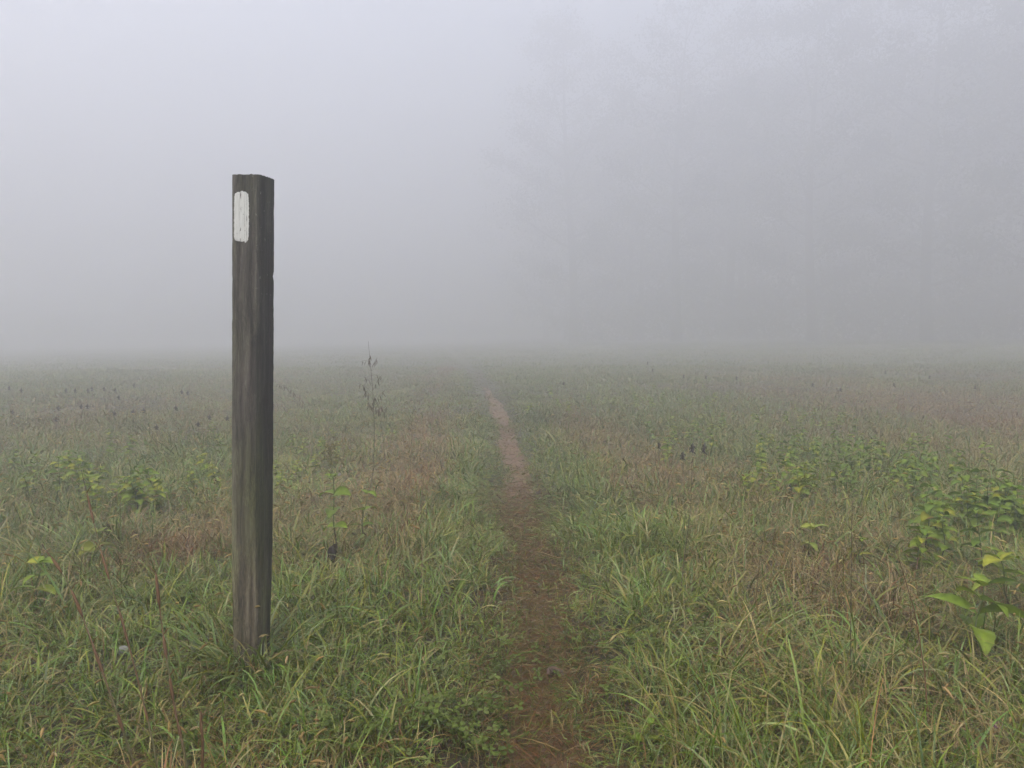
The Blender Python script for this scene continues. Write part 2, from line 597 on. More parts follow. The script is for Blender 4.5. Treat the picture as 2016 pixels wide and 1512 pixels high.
def seedheads(n, d0, d1, power):
    """foxtail heads: thin arching stems ending in plump tan spikes"""
    x, y = scatter(n, d0, d1, power)
    lu, ta, ru = meadow(x, y)
    k = (path_d(x, y) > .22) & (rng.random(n) < .12 + .9 * np.maximum(ta, ru) - .4 * lu)
    x, y = x[k], y[k]
    m = len(x)
    az = rng.uniform(0, 2 * math.pi, m)
    L = rng.uniform(.16, .33, m)
    W = np.full(m, .0016) * (y / 2.4).clip(.8, None) ** .6
    th0 = rng.uniform(.05, .5, m); bend = rng.uniform(.6, 1.7, m)
    col = pick(np.zeros(m, int), ['tan']); 
    st = blades(x, y, az, L, W, th0, bend, col * .8, col, 5, twist=0)
    # the spike continues the stem
    Vst = st[0].reshape(m, 6, 2, 3).mean(2)
    p = Vst[:, -1]; dvec = Vst[:, -1] - Vst[:, -2]
    dvec /= np.linalg.norm(dvec, axis=1)[:, None]
    hl = rng.uniform(.022, .045, m)[:, None]
    t, pr = spindle_points()
    side = np.cross(dvec, np.array([0, 0, 1.])); side /= (np.linalg.norm(side, axis=1)[:, None] + 1e-6)
    up = np.cross(side, dvec)
    rad = (.0036 * (y / 2.4).clip(.9, None) ** .35)
    rings = []
    for i in range(5):
        c = p + dvec * hl * t[i]; c = c - np.array([0, 0, 1.]) * (hl * .35 * t[i] ** 2)
        for kk in range(5):
            a = 2 * math.pi * kk / 5
            rings.append(c + (side * math.cos(a) + up * math.sin(a)) * (rad * pr[i])[:, None])
    Vh = np.stack(rings, 1).reshape(-1, 3)
    base = (np.arange(m) * 25)[:, None]
    q = []
    for i in range(4):
        for kk in range(5):
            q.append((i * 5 + kk, i * 5 + (kk + 1) % 5, (i + 1) * 5 + (kk + 1) % 5, (i + 1) * 5 + kk))
    q = np.array(q)
    Fh = (base[:, :, None] + q[None]).reshape(-1, 4)
    Ch = np.repeat(pick(np.zeros(m, int), ['tan']) * 1.15, 25, axis=0)
    return [st, (Vh, Fh, Ch)]


V, Fq, C = join(seedheads(2600, 1.3, 5, .5) + seedheads(5200, 4, 16, 1.2))
o = np_mesh('foxtail_grass', V, Fq, C, M_DRY)
tag(o, 'thin foxtail stems with plump tan seed spikes nodding in the meadow', 'foxtail grass', kind='stuff')


# small ground herbs: clover
def clover(list_px, per):
    mb = MB()
    for px, py, rx, ry, n in list_px:
        for _ in range(n):
            g = ground(px + random.gauss(0, rx), py + random.gauss(0, ry))
            h = random.uniform(.03, .085)
            c = random.choice([(.080, .115, .012), (.10, .14, .018), (.125, .16, .035), (.065, .095, .010)])
            top = Vector((g.x + random.gauss(0, .012), g.y + random.gauss(0, .012), g.z + h))
            mb.tube([g, (g + top) / 2 + Vector((.003, 0, 0)), top], [.0008] * 3, c, 3)
            a0 = random.uniform(0, 6.28); r = random.uniform(.006, .011)
            tilt = Vector((random.gauss(0, .3), random.gauss(0, .3), 1)).normalized()
            for k in range(3):
                a = a0 + k * 2.094
                e = Vector((math.cos(a), math.sin(a), 0)); e = (e - tilt * e.dot(tilt)).normalized()
                s_ = tilt.cross(e)
                P = lambda u, v, w: top + e * (u * r) + s_ * (v * r) + tilt * (w * r)
                vs = [P(0.1, 0, 0), P(.8, .65, .25), P(1.5, .75, .2), P(1.85, .3, .1), P(1.7, 0, -.05), P(1.85, -.3, .1), P(1.5, -.75, .2), P(.8, -.65, .25)]
                mb.add(vs, [(0, 1, 2, 3, 4), (0, 4, 5, 6, 7)], c)
    o = mb.build('clover_patch', M_LEAF, smooth_shade=False)
    tag(o, 'low round-leaved clover growing at the bottom beside the trail', 'clover', kind='stuff')


clover([(905, 1440, 70, 40, 120), (1190, 1290, 60, 25, 60), (1540, 1400, 70, 40, 110), (1330, 1350, 70, 40, 80), (980, 1330, 50, 30, 50),
        (700, 1470, 80, 25, 90), (1880, 1410, 80, 40, 80), (780, 1400, 70, 30, 50)], 0)

# ------------------------------------------------------------------ trail post


def wood_mat():
    m, N, L = new_mat('weathered_wood')
    out = N.new('ShaderNodeOutputMaterial'); pr = N.new('ShaderNodeBsdfPrincipled')
    tc = N.new('ShaderNodeTexCoord')
    mp = N.new('ShaderNodeMapping'); mp.inputs['Scale'].default_value = (1, 1, .05)
    L.new(tc.outputs['Object'], mp.inputs[0])
    # slow wander of the grain
    wn = N.new('ShaderNodeTexNoise'); wn.inputs['Scale'].default_value = 9; wn.inputs['Detail'].default_value = 2
    mpw = N.new('ShaderNodeMapping'); mpw.inputs['Scale'].default_value = (1, 1, .45)
    L.new(tc.outputs['Object'], mpw.inputs[0]); L.new(mpw.outputs[0], wn.inputs['Vector'])
    sub = N.new('ShaderNodeVectorMath'); sub.operation = 'SUBTRACT'; sub.inputs[1].default_value = (.5, .5, .5)
    sc = N.new('ShaderNodeVectorMath'); sc.operation = 'SCALE'; sc.inputs['Scale'].default_value = .035
    ad = N.new('ShaderNodeVectorMath'); ad.operation = 'ADD'
    L.new(wn.outputs['Color'], sub.inputs[0]); L.new(sub.outputs[0], sc.inputs[0])
    L.new(mp.outputs[0], ad.inputs[0]); L.new(sc.outputs[0], ad.inputs[1])
    g1 = N.new('ShaderNodeTexNoise'); g1.inputs['Scale'].default_value = 34; g1.inputs['Detail'].default_value = 3; g1.inputs['Roughness'].default_value = .6
    g2 = N.new('ShaderNodeTexNoise'); g2.inputs['Scale'].default_value = 420; g2.inputs['Detail'].default_value = 4; g2.inputs['Roughness'].default_value = .7
    L.new(ad.outputs[0], g1.inputs['Vector']); L.new(ad.outputs[0], g2.inputs['Vector'])
    mx = N.new('ShaderNodeMix'); mx.data_type = 'FLOAT'; mx.inputs[0].default_value = .5
    L.new(g1.outputs[0], mx.inputs[2]); L.new(g2.outputs[0], mx.inputs[3])
    rp = ramp(N, [(.36, (.008, .007, .005)), (.44, (.026, .022, .017)), (.50, (.048, .041, .033)), (.56, (.075, .066, .054)), (.66, (.14, .128, .108))])
    L.new(mx.outputs[0], rp.inputs[0])
    # drying checks: thin dark lines along the grain, only in places
    ck = N.new('ShaderNodeTexNoise'); ck.inputs['Scale'].default_value = 85; ck.inputs['Detail'].default_value = 1
    mpc = N.new('ShaderNodeMapping'); mpc.inputs['Scale'].default_value = (1, 1, .022); mpc.inputs['Location'].default_value = (.7, .3, 0)
    L.new(tc.outputs['Object'], mpc.inputs[0]); L.new(mpc.outputs[0], ck.inputs['Vector'])
    ckr = ramp(N, [(.484, (1, 1, 1)), (.495, (.12, .12, .12)), (.506, (1, 1, 1))]); L.new(ck.outputs[0], ckr.inputs[0])
    ckm = N.new('ShaderNodeMix'); ckm.data_type = 'RGBA'; ckm.blend_type = 'MULTIPLY'; ckm.inputs[0].default_value = .9
    L.new(rp.outputs[0], ckm.inputs[6]); L.new(ckr.outputs[0], ckm.inputs[7])
    # green algae and brown patches
    al = N.new('ShaderNodeTexNoise'); al.inputs['Scale'].default_value = 7; al.inputs['Detail'].default_value = 5
    mpa = N.new('ShaderNodeMapping'); mpa.inputs['Scale'].default_value = (1, 1, .25); mpa.inputs['Location'].default_value = (3, 1, 0)
    L.new(tc.outputs['Object'], mpa.inputs[0]); L.new(mpa.outputs[0], al.inputs['Vector'])
    ar = ramp(N, [(.42, (0, 0, 0)), (.62, (1, 1, 1))])
    L.new(al.outputs[0], ar.inputs[0])
    tintm = N.new('ShaderNodeMix'); tintm.data_type = 'RGBA'; tintm.blend_type = 'MULTIPLY'
    tintm.inputs[7].default_value = (.82, .98, .60, 1)
    L.new(ar.outputs[0], tintm.inputs[0]); L.new(ckm.outputs[2], tintm.inputs[6])
    # lower part browner and paler
    sx = N.new('ShaderNodeSeparateXYZ'); L.new(tc.outputs['Object'], sx.inputs[0])
    mr = N.new('ShaderNodeMapRange'); mr.inputs[1].default_value = .75; mr.inputs[2].default_value = .25
    L.new(sx.outputs['Z'], mr.inputs[0])
    low = N.new('ShaderNodeMix'); low.data_type = 'RGBA'; low.blend_type = 'MULTIPLY'; low.inputs[7].default_value = (1.5, 1.45, 1.2, 1)
    low.clamp_result = False
    L.new(mr.outputs[0], low.inputs[0]); L.new(tintm.outputs[2], low.inputs[6])
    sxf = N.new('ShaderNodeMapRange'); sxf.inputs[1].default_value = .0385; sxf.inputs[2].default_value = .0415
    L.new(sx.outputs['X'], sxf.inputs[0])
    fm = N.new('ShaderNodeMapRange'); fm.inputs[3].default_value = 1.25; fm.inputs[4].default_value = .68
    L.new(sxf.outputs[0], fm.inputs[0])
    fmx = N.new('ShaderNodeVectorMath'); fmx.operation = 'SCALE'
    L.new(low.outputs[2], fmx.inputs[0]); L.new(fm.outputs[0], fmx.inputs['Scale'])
    # lichen flecks near the top of the right-hand face
    vo = N.new('ShaderNodeTexNoise'); vo.inputs['Scale'].default_value = 95; vo.inputs['Detail'].default_value = 6
    L.new(tc.outputs['Object'], vo.inputs['Vector'])
    vr = ramp(N, [(.665, (0, 0, 0)), (.70, (1, 1, 1))]); L.new(vo.outputs[0], vr.inputs[0])
    topm = N.new('ShaderNodeMapRange'); topm.inputs[1].default_value = .95; topm.inputs[2].default_value = 1.5
    L.new(sx.outputs['Z'], topm.inputs[0])
    mrx = N.new('ShaderNodeMapRange'); mrx.inputs[1].default_value = .02; mrx.inputs[2].default_value = .04
    L.new(sx.outputs['X'], mrx.inputs[0])
    mm = N.new('ShaderNodeMath'); mm.operation = 'MULTIPLY'; L.new(vr.outputs[0], mm.inputs[0]); L.new(topm.outputs[0], mm.inputs[1])
    mm2 = N.new('ShaderNodeMath'); mm2.operation = 'MULTIPLY'; L.new(mm.outputs[0], mm2.inputs[0]); L.new(mrx.outputs[0], mm2.inputs[1])
    li = N.new('ShaderNodeMix'); li.data_type = 'RGBA'; li.inputs[7].default_value = (.26, .27, .22, 1)
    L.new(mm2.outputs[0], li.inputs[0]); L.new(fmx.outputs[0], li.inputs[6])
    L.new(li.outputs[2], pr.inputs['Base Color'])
    pr.inputs['Roughness'].default_value = .78
    pr.inputs['Specular IOR Level'].default_value = .3
    bp = N.new('ShaderNodeBump'); bp.inputs['Strength'].default_value = .8; bp.inputs['Distance'].default_value = .003
    L.new(mx.outputs[0], bp.inputs['Height']); L.new(bp.outputs[0], pr.inputs['Normal'])
    L.new(pr.outputs[0], out.inputs['Surface'])
    return m


def paint_mat():
    m, N, L = new_mat('white_blaze_paint')
    out = N.new('ShaderNodeOutputMaterial'); pr = N.new('ShaderNodeBsdfPrincipled')
    tc = N.new('ShaderNodeTexCoord')
    mp = N.new('ShaderNodeMapping'); mp.inputs['Scale'].default_value = (1, 1, .12)
    nz = N.new('ShaderNodeTexNoise'); nz.inputs['Scale'].default_value = 260; nz.inputs['Detail'].default_value = 5
    n2 = N.new('ShaderNodeTexNoise'); n2.inputs['Scale'].default_value = 120; n2.inputs['Detail'].default_value = 6
    L.new(tc.outputs['Object'], mp.inputs[0]); L.new(mp.outputs[0], nz.inputs['Vector']); L.new(tc.outputs['Object'], n2.inputs['Vector'])
    rp = ramp(N, [(.22, (.22, .22, .20)), (.29, (.50, .51, .48)), (.75, (.64, .65, .62))])
    L.new(nz.outputs[0], rp.inputs[0])
    r2 = ramp(N, [(.27, (.12, .11, .10)), (.33, (1, 1, 1))]); L.new(n2.outputs[0], r2.inputs[0])
    mx = N.new('ShaderNodeMix'); mx.data_type = 'RGBA'; mx.blend_type = 'MULTIPLY'; mx.inputs[0].default_value = 1
    L.new(rp.outputs[0], mx.inputs[6]); L.new(r2.outputs[0], mx.inputs[7])
    L.new(mx.outputs[2], pr.inputs['Base Color']); pr.inputs['Roughness'].default_value = .55
    bp = N.new('ShaderNodeBump'); bp.inputs['Strength'].default_value = .6; bp.inputs['Distance'].default_value = .001
    L.new(nz.outputs[0], bp.inputs['Height']); L.new(bp.outputs[0], pr.inputs['Normal'])
    L.new(pr.outputs[0], out.inputs['Surface'])
    return m


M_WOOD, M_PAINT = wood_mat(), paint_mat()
PD = ground(493, 1318).y + .045           # distance of the post
PW = .0474                                # half width
base_c = at_depth(496.0, 1322, PD); top_c = at_depth(499.2, 349, PD)
base_c.z = float(gz(base_c.x, base_c.y))
PH = (top_c - base_c).length


def post_profile(n_side=12):
    pts = []
    b = .006
    corners = [(-1, -1), (1, -1), (1, 1), (-1, 1)]
    for ci in range(4):
        a = Vector((*corners[ci], 0)) * PW; c = Vector((*corners[(ci + 1) % 4], 0)) * PW
        dd = (c - a).normalized()
        for k in range(n_side + 1):
            t = k / n_side
            pts.append(a + dd * (b + (2 * PW - 2 * b) * t))
    return pts


mb = MB()
prof = post_profile()
nP = len(prof)
levels = list(np.linspace(-.25, PH, 120))
vs, fs = [], []
for li, z in enumerate(levels):
    taper = 1 - .10 * float(smooth(.42, .02, z))
    for k, p in enumerate(prof):
        q = p * taper
        nrm = Vector((p.x, p.y, 0)).normalized()
        face = k // 13; u = (k % 13)
        gr = .0009 * math.sin(u * 2.7 + face * 2 + .8 * math.sin(z * 3 + u)) + random.gauss(0, .00025)
        if face == 1 and u in (4,): gr -= .0028 * (.6 + .4 * math.sin(z * 5))       # long check in the right face
        if face == 0 and u == 9: gr -= .0014
        if face in (0, 1) and z > PH - .292 and False: pass
        q = q - nrm * gr * 1.0 if True else q
        if face == 1 and u == 12 or face == 2 and u == 0:                        # nicks on the far right edge
            if abs(z - (PH - .295)) < .008: q = q - Vector((.0028, .002, 0))
            q = q - Vector((.002, 0, 0)) * max(0, math.sin(z * 23)) ** 6 * .4
        zz = z
        if li == len(levels) - 1: zz = z + random.uniform(-.0012, .0008)
        vs.append((q.x, q.y, zz))
for li in range(len(levels) - 1):
    for k in range(nP):
        k2 = (k + 1) % nP
        fs.append((li * nP + k, li * nP + k2, (li + 1) * nP + k2, (li + 1) * nP + k))
top_i = len(vs); vs.append((0, 0, PH - .001))
for k in range(nP):
    fs.append(((len(levels) - 1) * nP + k, (len(levels) - 1) * nP + (k + 1) % nP, top_i))
mb.add(vs, fs, (.1, .1, .1))
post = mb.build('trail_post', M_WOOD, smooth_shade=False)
zax = (top_c - base_c).normalized()
ROTZ = R(-13)
xax = Vector((math.cos(ROTZ), math.sin(ROTZ), 0)); xax = (xax - zax * xax.dot(zax)).normalized()
yax = zax.cross(xax)
Mx = Matrix((xax, yax, zax)).transposed().to_4x4(); Mx.translation = base_c
post.matrix_world = Mx
tag(post, 'square weathered grey wooden post standing in grass left of the trail', 'post')

# painted blaze: strips of paint parted by cracks, ragged ends
mb = MB()
bx0, bx1 = -PW + .0105, -PW + .0600
bz1, bz0 = PH - .052, PH - .205
cuts = [0, .40, .412, .73, .748, .86, .872, 1.0]
for s in range(0, 8, 2):
    a, b = cuts[s], cuts[s + 1]
    nseg, nc = 46, 6
    V_ = []
    endt = random.uniform(-.002, .002); endb = random.uniform(-.003, .004)
    for i in range(nseg + 1):
        t = i / nseg
        for c in range(nc + 1):
            u = a + (b - a) * c / nc
            edge = .085 * (abs(t - .5) * 2) ** 7 + .012 * math.sin(t * 40) * math.sin(t * 17)
            uu = u
            if u < .02: uu = u + edge + random.uniform(0, .025)
            if u > .98: uu = u - edge - random.uniform(0, .035) + .03 * math.sin(t * 3)
            if s and c == 0: uu += random.uniform(-.004, .008)
            z = bz0 + (bz1 - bz0) * t
            arch = .009 * abs(u * 2 - 1) ** 3.2
            if i == 0: z += endb + random.uniform(-.0015, .0022) + arch + (.004 if u < .3 else 0)
            if i == nseg: z += endt + random.uniform(-.001, .0016) - arch
            if i in (1, nseg - 1): z += (arch * .8) * (1 if i == 1 else -1)
            V_.append((bx0 + (bx1 - bx0) * uu, z))
    vs = [(x, -PW - .0008, z) for x, z in V_] + [(x, -PW + .0006, z) for x, z in V_]
    m_ = len(V_); w_ = nc + 1
    fs = []
    for i in range(nseg):
        for c in range(nc):
            q = (i * w_ + c, i * w_ + c + 1, (i + 1) * w_ + c + 1, (i + 1) * w_ + c)
            fs.append(q); fs.append(tuple(m_ + k for k in q[::-1]))
        for c in (0, nc):
            q = (i * w_ + c, (i + 1) * w_ + c, m_ + (i + 1) * w_ + c, m_ + i * w_ + c)
            fs.append(q)
    for c in range(nc):
        fs.append((c, c + 1, m_ + c + 1, m_ + c)); k = nseg * w_
        fs.append((k + c, k + c + 1, m_ + k + c + 1, m_ + k + c))
    mb.add(vs, fs, (1, 1, 1))
blaze = mb.build('painted_blaze', M_PAINT, post, smooth_shade=False)
blaze['label'] = 'white rectangular blaze of cracked paint near the top'

# ------------------------------------------------------------------ grass tussock hugging the post foot
g0 = base_c
n = 330
ang = rng.uniform(0, 2 * math.pi, n); rr = rng.uniform(.045, .13, n)
ang = np.where(rng.random(n) < .6, rng.uniform(math.pi * .85, math.pi * 2.1, n), ang)
tx, ty = g0.x + np.cos(ang) * rr, g0.y + np.sin(ang) * rr
L = rng.uniform(.10, .30, n) * (.6 + .6 * np.abs(np.sin(ang * 3.3))); W = rng.normal(.0064, .0014, n).clip(.003, .010)
colr = pick((rng.random(n) < .25).astype(int) + 0, ['green', 'cool'])
V, Fq, C = blades(tx, ty, ang + rng.normal(0, .5, n), L, W, rng.uniform(.5, 1.25, n), rng.uniform(.3, 1.5, n), colr, colr * 1.25, 7)
n2 = 170
ang2 = rng.uniform(math.pi * 1.15, math.pi * 1.95, n2); rr = rng.uniform(.06, .15, n2)
tx, ty = g0.x + np.cos(ang2) * rr, g0.y + np.sin(ang2) * rr
c2 = pick((rng.random(n2) < .5).astype(int), ['tan', 'russet'])
P2 = blades(tx, ty, ang2 + rng.normal(0, .4, n2), rng.uniform(.07, .17, n2), rng.normal(.004, .001, n2).clip(.002, .006), rng.uniform(.5, 1.1, n2), rng.uniform(.3, .9, n2), c2, c2, 5)
V, Fq, C = join([(V, Fq, C), P2])
o = np_mesh('grass_tussock', V, Fq, C, M_GRASS)
tag(o, 'long-bladed grass tussock with dead straw at the foot of the wooden post', 'grass tussock')


# ------------------------------------------------------------------ broad-leaved plants
def leaf_geo(mb, origin, az, elev, length, width, droop, col, roll=0.0, curl=.25):
    n = 11
    ss = (-1, -.5, 0, .5, 1)
    d = Vector((math.cos(az), math.sin(az), 0)); side = Vector((-math.sin(az), math.cos(az), 0))
    p = Vector(origin); vs, cs = [], []
    el = elev
    side = (side * math.cos(roll) + Vector((0, 0, 1)) * math.sin(roll)).normalized()
    for i in range(n):
        t = i / (n - 1)
        tangent = d * math.cos(el) + Vector((0, 0, 1)) * math.sin(el)
        up = tangent.cross(side) * -1
        if up.z < 0: up = -up
        w = width * (math.sin(math.pi * min(1, t ** .62)) ** .85 if 0 < t < 1 else 0.02)
        w *= 1 + (.07 if i % 2 else -.05)
        for s_ in ss:
            wave = .05 * length * math.sin(t * 7 + s_ * 2) * abs(s_)
            vs.append(p + side * (w * s_ / 2) + up * (abs(s_) * w * curl * .5 + wave * .25))
            v = 1.22 if s_ == 0 else (1.0 + .09 * math.sin(t * 38 + abs(s_) * 6))
            e = 1 - .18 * (abs(s_) == 1)
            cs.append((col[0] * v * e, col[1] * v * e, col[2] * v * e))
        p = p + tangent * (length / (n - 1))
        el -= droop / (n - 1)
    fs = []
    for i in range(n - 1):
        for k in range(4):
            fs.append((i * 5 + k, i * 5 + k + 1, (i + 1) * 5 + k + 1, (i + 1) * 5 + k))
    mb.add(vs, fs, cs)


YG = [(.20, .25, .018), (.165, .23, .018), (.26, .27, .018), (.14, .20, .018)]
DG = [(.14, .21, .018), (.17, .24, .020), (.11, .18, .018)]


def stem_curve(h, lean, az, n=9):
    pts = []
    for i in range(n):
        t = i / (n - 1)
        o_ = lean * h * t ** 1.6
        pts.append(Vector((math.cos(az) * o_ + .006 * math.sin(t * 9), math.sin(az) * o_, h * t)))
    return pts


def plant(name, h, pairs, ll, seed, cols, lean=.12, az=0., stem_r=.0035, bare=.25, dark_base=True, single=False, lw=.55, top=3):
    rs = random.Random(seed)
    root = empty(name, (0, 0, 0))
    pts = stem_curve(h, lean, az)
    mb = MB()
    sc_ = [(.05, .035, .02) if (dark_base and i < 4) else (.10, .13, .04) for i in range(len(pts))]
    mb.tube(pts, [stem_r * (1 - .6 * i / (len(pts) - 1)) for i in range(len(pts))], sc_, 6)
    kids = [mb.build('stem', M_STEM, root)]
    lm = MB()

    def emit(m):
        if single:
            kids.append(m.build('leaf', M_LEAF, root))
    a0 = rs.uniform(0, 6.28)
    for k in range(pairs):
        t = bare + (1 - bare) * k / max(1, pairs - 1) if pairs > 1 else .8
        i = t * (len(pts) - 1); i0 = min(int(i), len(pts) - 2)
        p = pts[i0].lerp(pts[i0 + 1], i - i0)
        a = a0 + k * 1.57 + rs.gauss(0, .25)
        size = ll * (.72 + .5 * math.sin(math.pi * min(1, .25 + .6 * t))) * rs.uniform(.8, 1.15)
        for s_ in (0, math.pi):
            m = MB() if single else lm
            leaf_geo(m, p, a + s_ + rs.gauss(0, .2), rs.uniform(.15, .65), size * rs.uniform(.85, 1.1), size * lw * rs.uniform(.9, 1.1),
                     rs.uniform(.7, 1.5), rs.choice(cols), rs.gauss(0, .25), rs.uniform(.15, .45))
            emit(m)
    for k in range(top):
        m = MB() if single else lm
        leaf_geo(m, pts[-1], a0 + k * 2.1, rs.uniform(.5, 1.0), ll * .55, ll * .3, .9, rs.choice(cols), rs.gauss(0, .2), .3)
        emit(m)
    if not single:
        kids.append(lm.build('foliage', M_LEAF, root))
    ALL_CHILD[root.name] = kids
    return root


protos = []
for i in range(7):
    protos.append(plant('leafy_weed', (.22 + .03 * (i % 3)), 7 + i % 2, .060, 50 + i, [YG, YG + DG, DG][i % 3], lean=.15, az=i * 1.3, stem_r=.003, bare=.28, lw=.68))
proto_used = [False] * len(protos)


PLACED = []


def place_weed(px, py, scale, label, group, kinds):
    i = random.choice(kinds)
    g = ground(px, py)
    if proto_used[i]:
        o = copy_tree(protos[i])
    else:
        o = protos[i]; proto_used[i] = True
    o.location = (g.x, g.y, g.z - .01)
    o.rotation_euler = (random.gauss(0, .08), random.gauss(0, .08), random.uniform(0, 6.28))
    s = scale * random.uniform(.82, 1.18)
    o.scale = (s, s, s)
    tag(o, label, 'leafy weed', group)
    PLACED.append(o)


# patches: centre px, py of the plants' feet, spread, count, scale
PATCH = [
    (225, 1020, 60, 22, 12, .95, [0, 1, 3, 4], 'yellow-green broad-leaved weed in the clump left of the post', 'leafy clump left of the wooden post'),
    (95, 955, 45, 18, 6, .9, [1, 2, 4], 'green broad-leaved weed near the left edge behind the leafy clump', 'leafy weeds by the left edge'),
    (400, 960, 30, 8, 3, .8, [0, 3], 'pale leafy weed just behind the post on its left side', 'leafy weeds behind the post, left'),
    (575, 955, 35, 14, 4, .7, [0, 3, 6], 'low yellowish leafy weed just right of the post', 'leafy weeds right of the post'),
    (655, 895, 50, 18, 8, .62, [0, 1, 3, 6], 'small yellow-green weed between post and tall dark seed stem', 'small weeds between post and seed stem'),
    (330, 905, 130, 20, 10, .7, [1, 2, 4, 5], 'small dull green weed in the misty meadow left of the post', 'misty weeds left of the post'),
    (1930, 1065, 80, 32, 22, 1.0, [2, 5, 1, 4], 'broad-leaved green weed in the dense clump at the right edge', 'dense leafy clump at the right edge'),
    (1560, 985, 60, 20, 10, .85, [0, 3, 1], 'yellowing weed in the low leafy clump nearest the path on the right', 'yellowing leafy clump right of the path'),
    (1750, 955, 95, 24, 34, .85, [2, 5, 1, 6], 'heart-leaved green weed in the long leafy band across the right meadow', 'leafy band across the right meadow'),
    (1600, 905, 130, 20, 32, .75, [2, 5, 1, 0], 'small leafy weed in the band further back on the right', 'leafy band further back on the right'),
    (1360, 880, 60, 14, 10, .7, [1, 0, 2, 3], 'leafy weed beside the dark dead flower heads right of the path', 'leafy weeds by the dead flower heads'),
    (1260, 800, 100, 14, 34, .7, [0, 3, 1, 6], 'faint yellow-green weed in the mist right of the path', 'misty yellow-green weeds right of the path'),
    (1560, 840, 120, 12, 22, .6, [0, 1, 3], 'faint small weed in the misty right meadow', 'faint weeds in the misty right meadow'),
    (800, 850, 60, 12, 6, .5, [0, 3, 6], 'tiny yellowish weed among the russet grass left of the path', 'tiny weeds in the russet grass'),
]
for px, py, sx_, sy_, n, s, kinds, lab, grp in PATCH:
    k0 = len(PLACED)
    for _ in range(n):
        place_weed(px + max(-2.2 * sx_, min(2.2 * sx_, random.gauss(0, sx_))), py + max(-2 * sy_, min(2 * sy_, random.gauss(0, sy_))), s, lab, grp, kinds)
    mine = PLACED[k0:]
    if s > .65:                                          # the outermost plants of a near patch can be told apart
        by_angle = sorted(mine, key=lambda q: q.location.x / q.location.y)
        by_dist = sorted(mine, key=lambda q: q.location.y)
        by_angle[0]['label'] = 'leafy weed at the left end of the ' + grp
        by_angle[-1]['label'] = 'leafy weed at the right end of the ' + grp
        rest = [q for q in by_dist if q not in (by_angle[0], by_angle[-1])]
        if rest: rest[0]['label'] = 'frontmost leafy weed in the ' + grp
        if len(rest) > 1: rest[-1]['label'] = 'rearmost leafy weed in the ' + grp
for i, u in enumerate(proto_used):
    if not u:
        for k in ALL_CHILD[protos[i].name]: bpy.data.objects.remove(k)
        bpy.data.objects.remove(protos[i])


def hero(px, py, h, pairs, ll, seed, cols, label, az=0, lean=.1, bare=.3, lw=.55, rz=0, stem_r=.004):
    g = ground(px, py)
    o = plant('broadleaf_plant', h, pairs, ll, seed, cols, lean, az, stem_r, bare, True, True, lw, 2)
    o.location = (g.x, g.y, g.z - .01); o.rotation_euler = (0, 0, rz)
    tag(o, label, 'leafy plant')
    return o


hero(1918, 1300, .25, 4, .135, 3, YG[:2] + DG, 'yellow-green plant with big toothed leaves at the right edge, dark mottled stem', az=.3, lean=.1, bare=.45, lw=.5)
hero(1985, 1215, .22, 3, .115, 31, YG, 'bright leafy plant just behind the dark-stemmed one at the right edge', az=2.8, lean=.15, bare=.6, lw=.55)
hero(1590, 1110, .17, 2, .07, 4, [(.24, .27, .04), (.19, .24, .04)], 'little bright yellow-leaved plant alone in the right-hand grass', bare=.6)
hero(662, 1110, .40, 4, .085, 12, DG + [(.12, .17, .03)], 'upright dull green plant with withered dark lower stem between post and path', az=2.2, lean=.08, bare=.45, lw=.6)
hero(712, 1075, .27, 3, .07, 15, DG, 'slim blue-green plant beside the upright one with the withered stem', az=.2, lean=.1, bare=.4, lw=.5)
hero(188, 1115, .16, 2, .085, 21, [(.20, .22, .03), (.15, .19, .03)], 'small yellowing plant below the leafy clump at left', bare=.6)
hero(72, 1205, .20, 3, .075, 22, YG + DG, 'small pale green plant near the left edge beside the leaning stalks', bare=.5)
hero(1272, 1480, .08, 2, .045, 23, DG, 'tiny yellow-green seedling low in the grass right of the trail', bare=.5)
hero(1690, 1120, .14, 2, .05, 25, YG, 'tiny green plant half buried in tan grass, right meadow', bare=.5)

# goldenrod-like plant: drooping plume of olive-yellow flowers
g = ground(655, 1000)
root = empty('goldenrod', g)
tag(root, 'goldenrod with an olive yellow plume between post and tall seed stem', 'goldenrod')
topz = at_depth(652, 885, g.y) - g
mb = MB(); pts = [Vector((0, 0, 0)).lerp(topz, t) + Vector((.01 * math.sin(t * 4), 0, 0)) for t in np.linspace(0, 1, 8)]
mb.tube(pts, [.003 * (1 - .6 * i / 7) for i in range(8)], (.09, .11, .04)); mb.build('stem', M_STEM, root)
mb = MB()
for b in range(12):
    a = b * 2.4; p0 = pts[-1] - Vector((0, 0, .010 * b)); L_ = .03 + .004 * b
    arc = [p0 + Vector((math.cos(a) * L_ * t, math.sin(a) * L_ * t, .03 * math.sin(t * 2.6))) for t in np.linspace(0, 1, 6)]
    mb.tube(arc, [.0009] * 6, (.10, .11, .03), 4)
    for q in arc[1:]:
        for _ in range(5):
            c = q + Vector((random.gauss(0, .004), random.gauss(0, .004), random.uniform(0, .009)))
            rr_ = random.uniform(.0025, .0045)
            cc = random.choice([(.22, .18, .03), (.16, .15, .03), (.12, .10, .03)])
            mb.add([c + Vector((rr_, 0, 0)), c + Vector((0, rr_, 0)), c - Vector((rr_, 0, 0)), c - Vector((0, rr_, 0)), c + Vector((0, 0, rr_ * 1.4)), c - Vector((0, 0, rr_))],
                   [(0, 1, 4), (1, 2, 4), (2, 3, 4), (3, 0, 4), (1, 0, 5), (2, 1, 5), (3, 2, 5), (0, 3, 5)], cc)
mb.build('flower_plume', M_LEAF, root, False)
mb = MB()
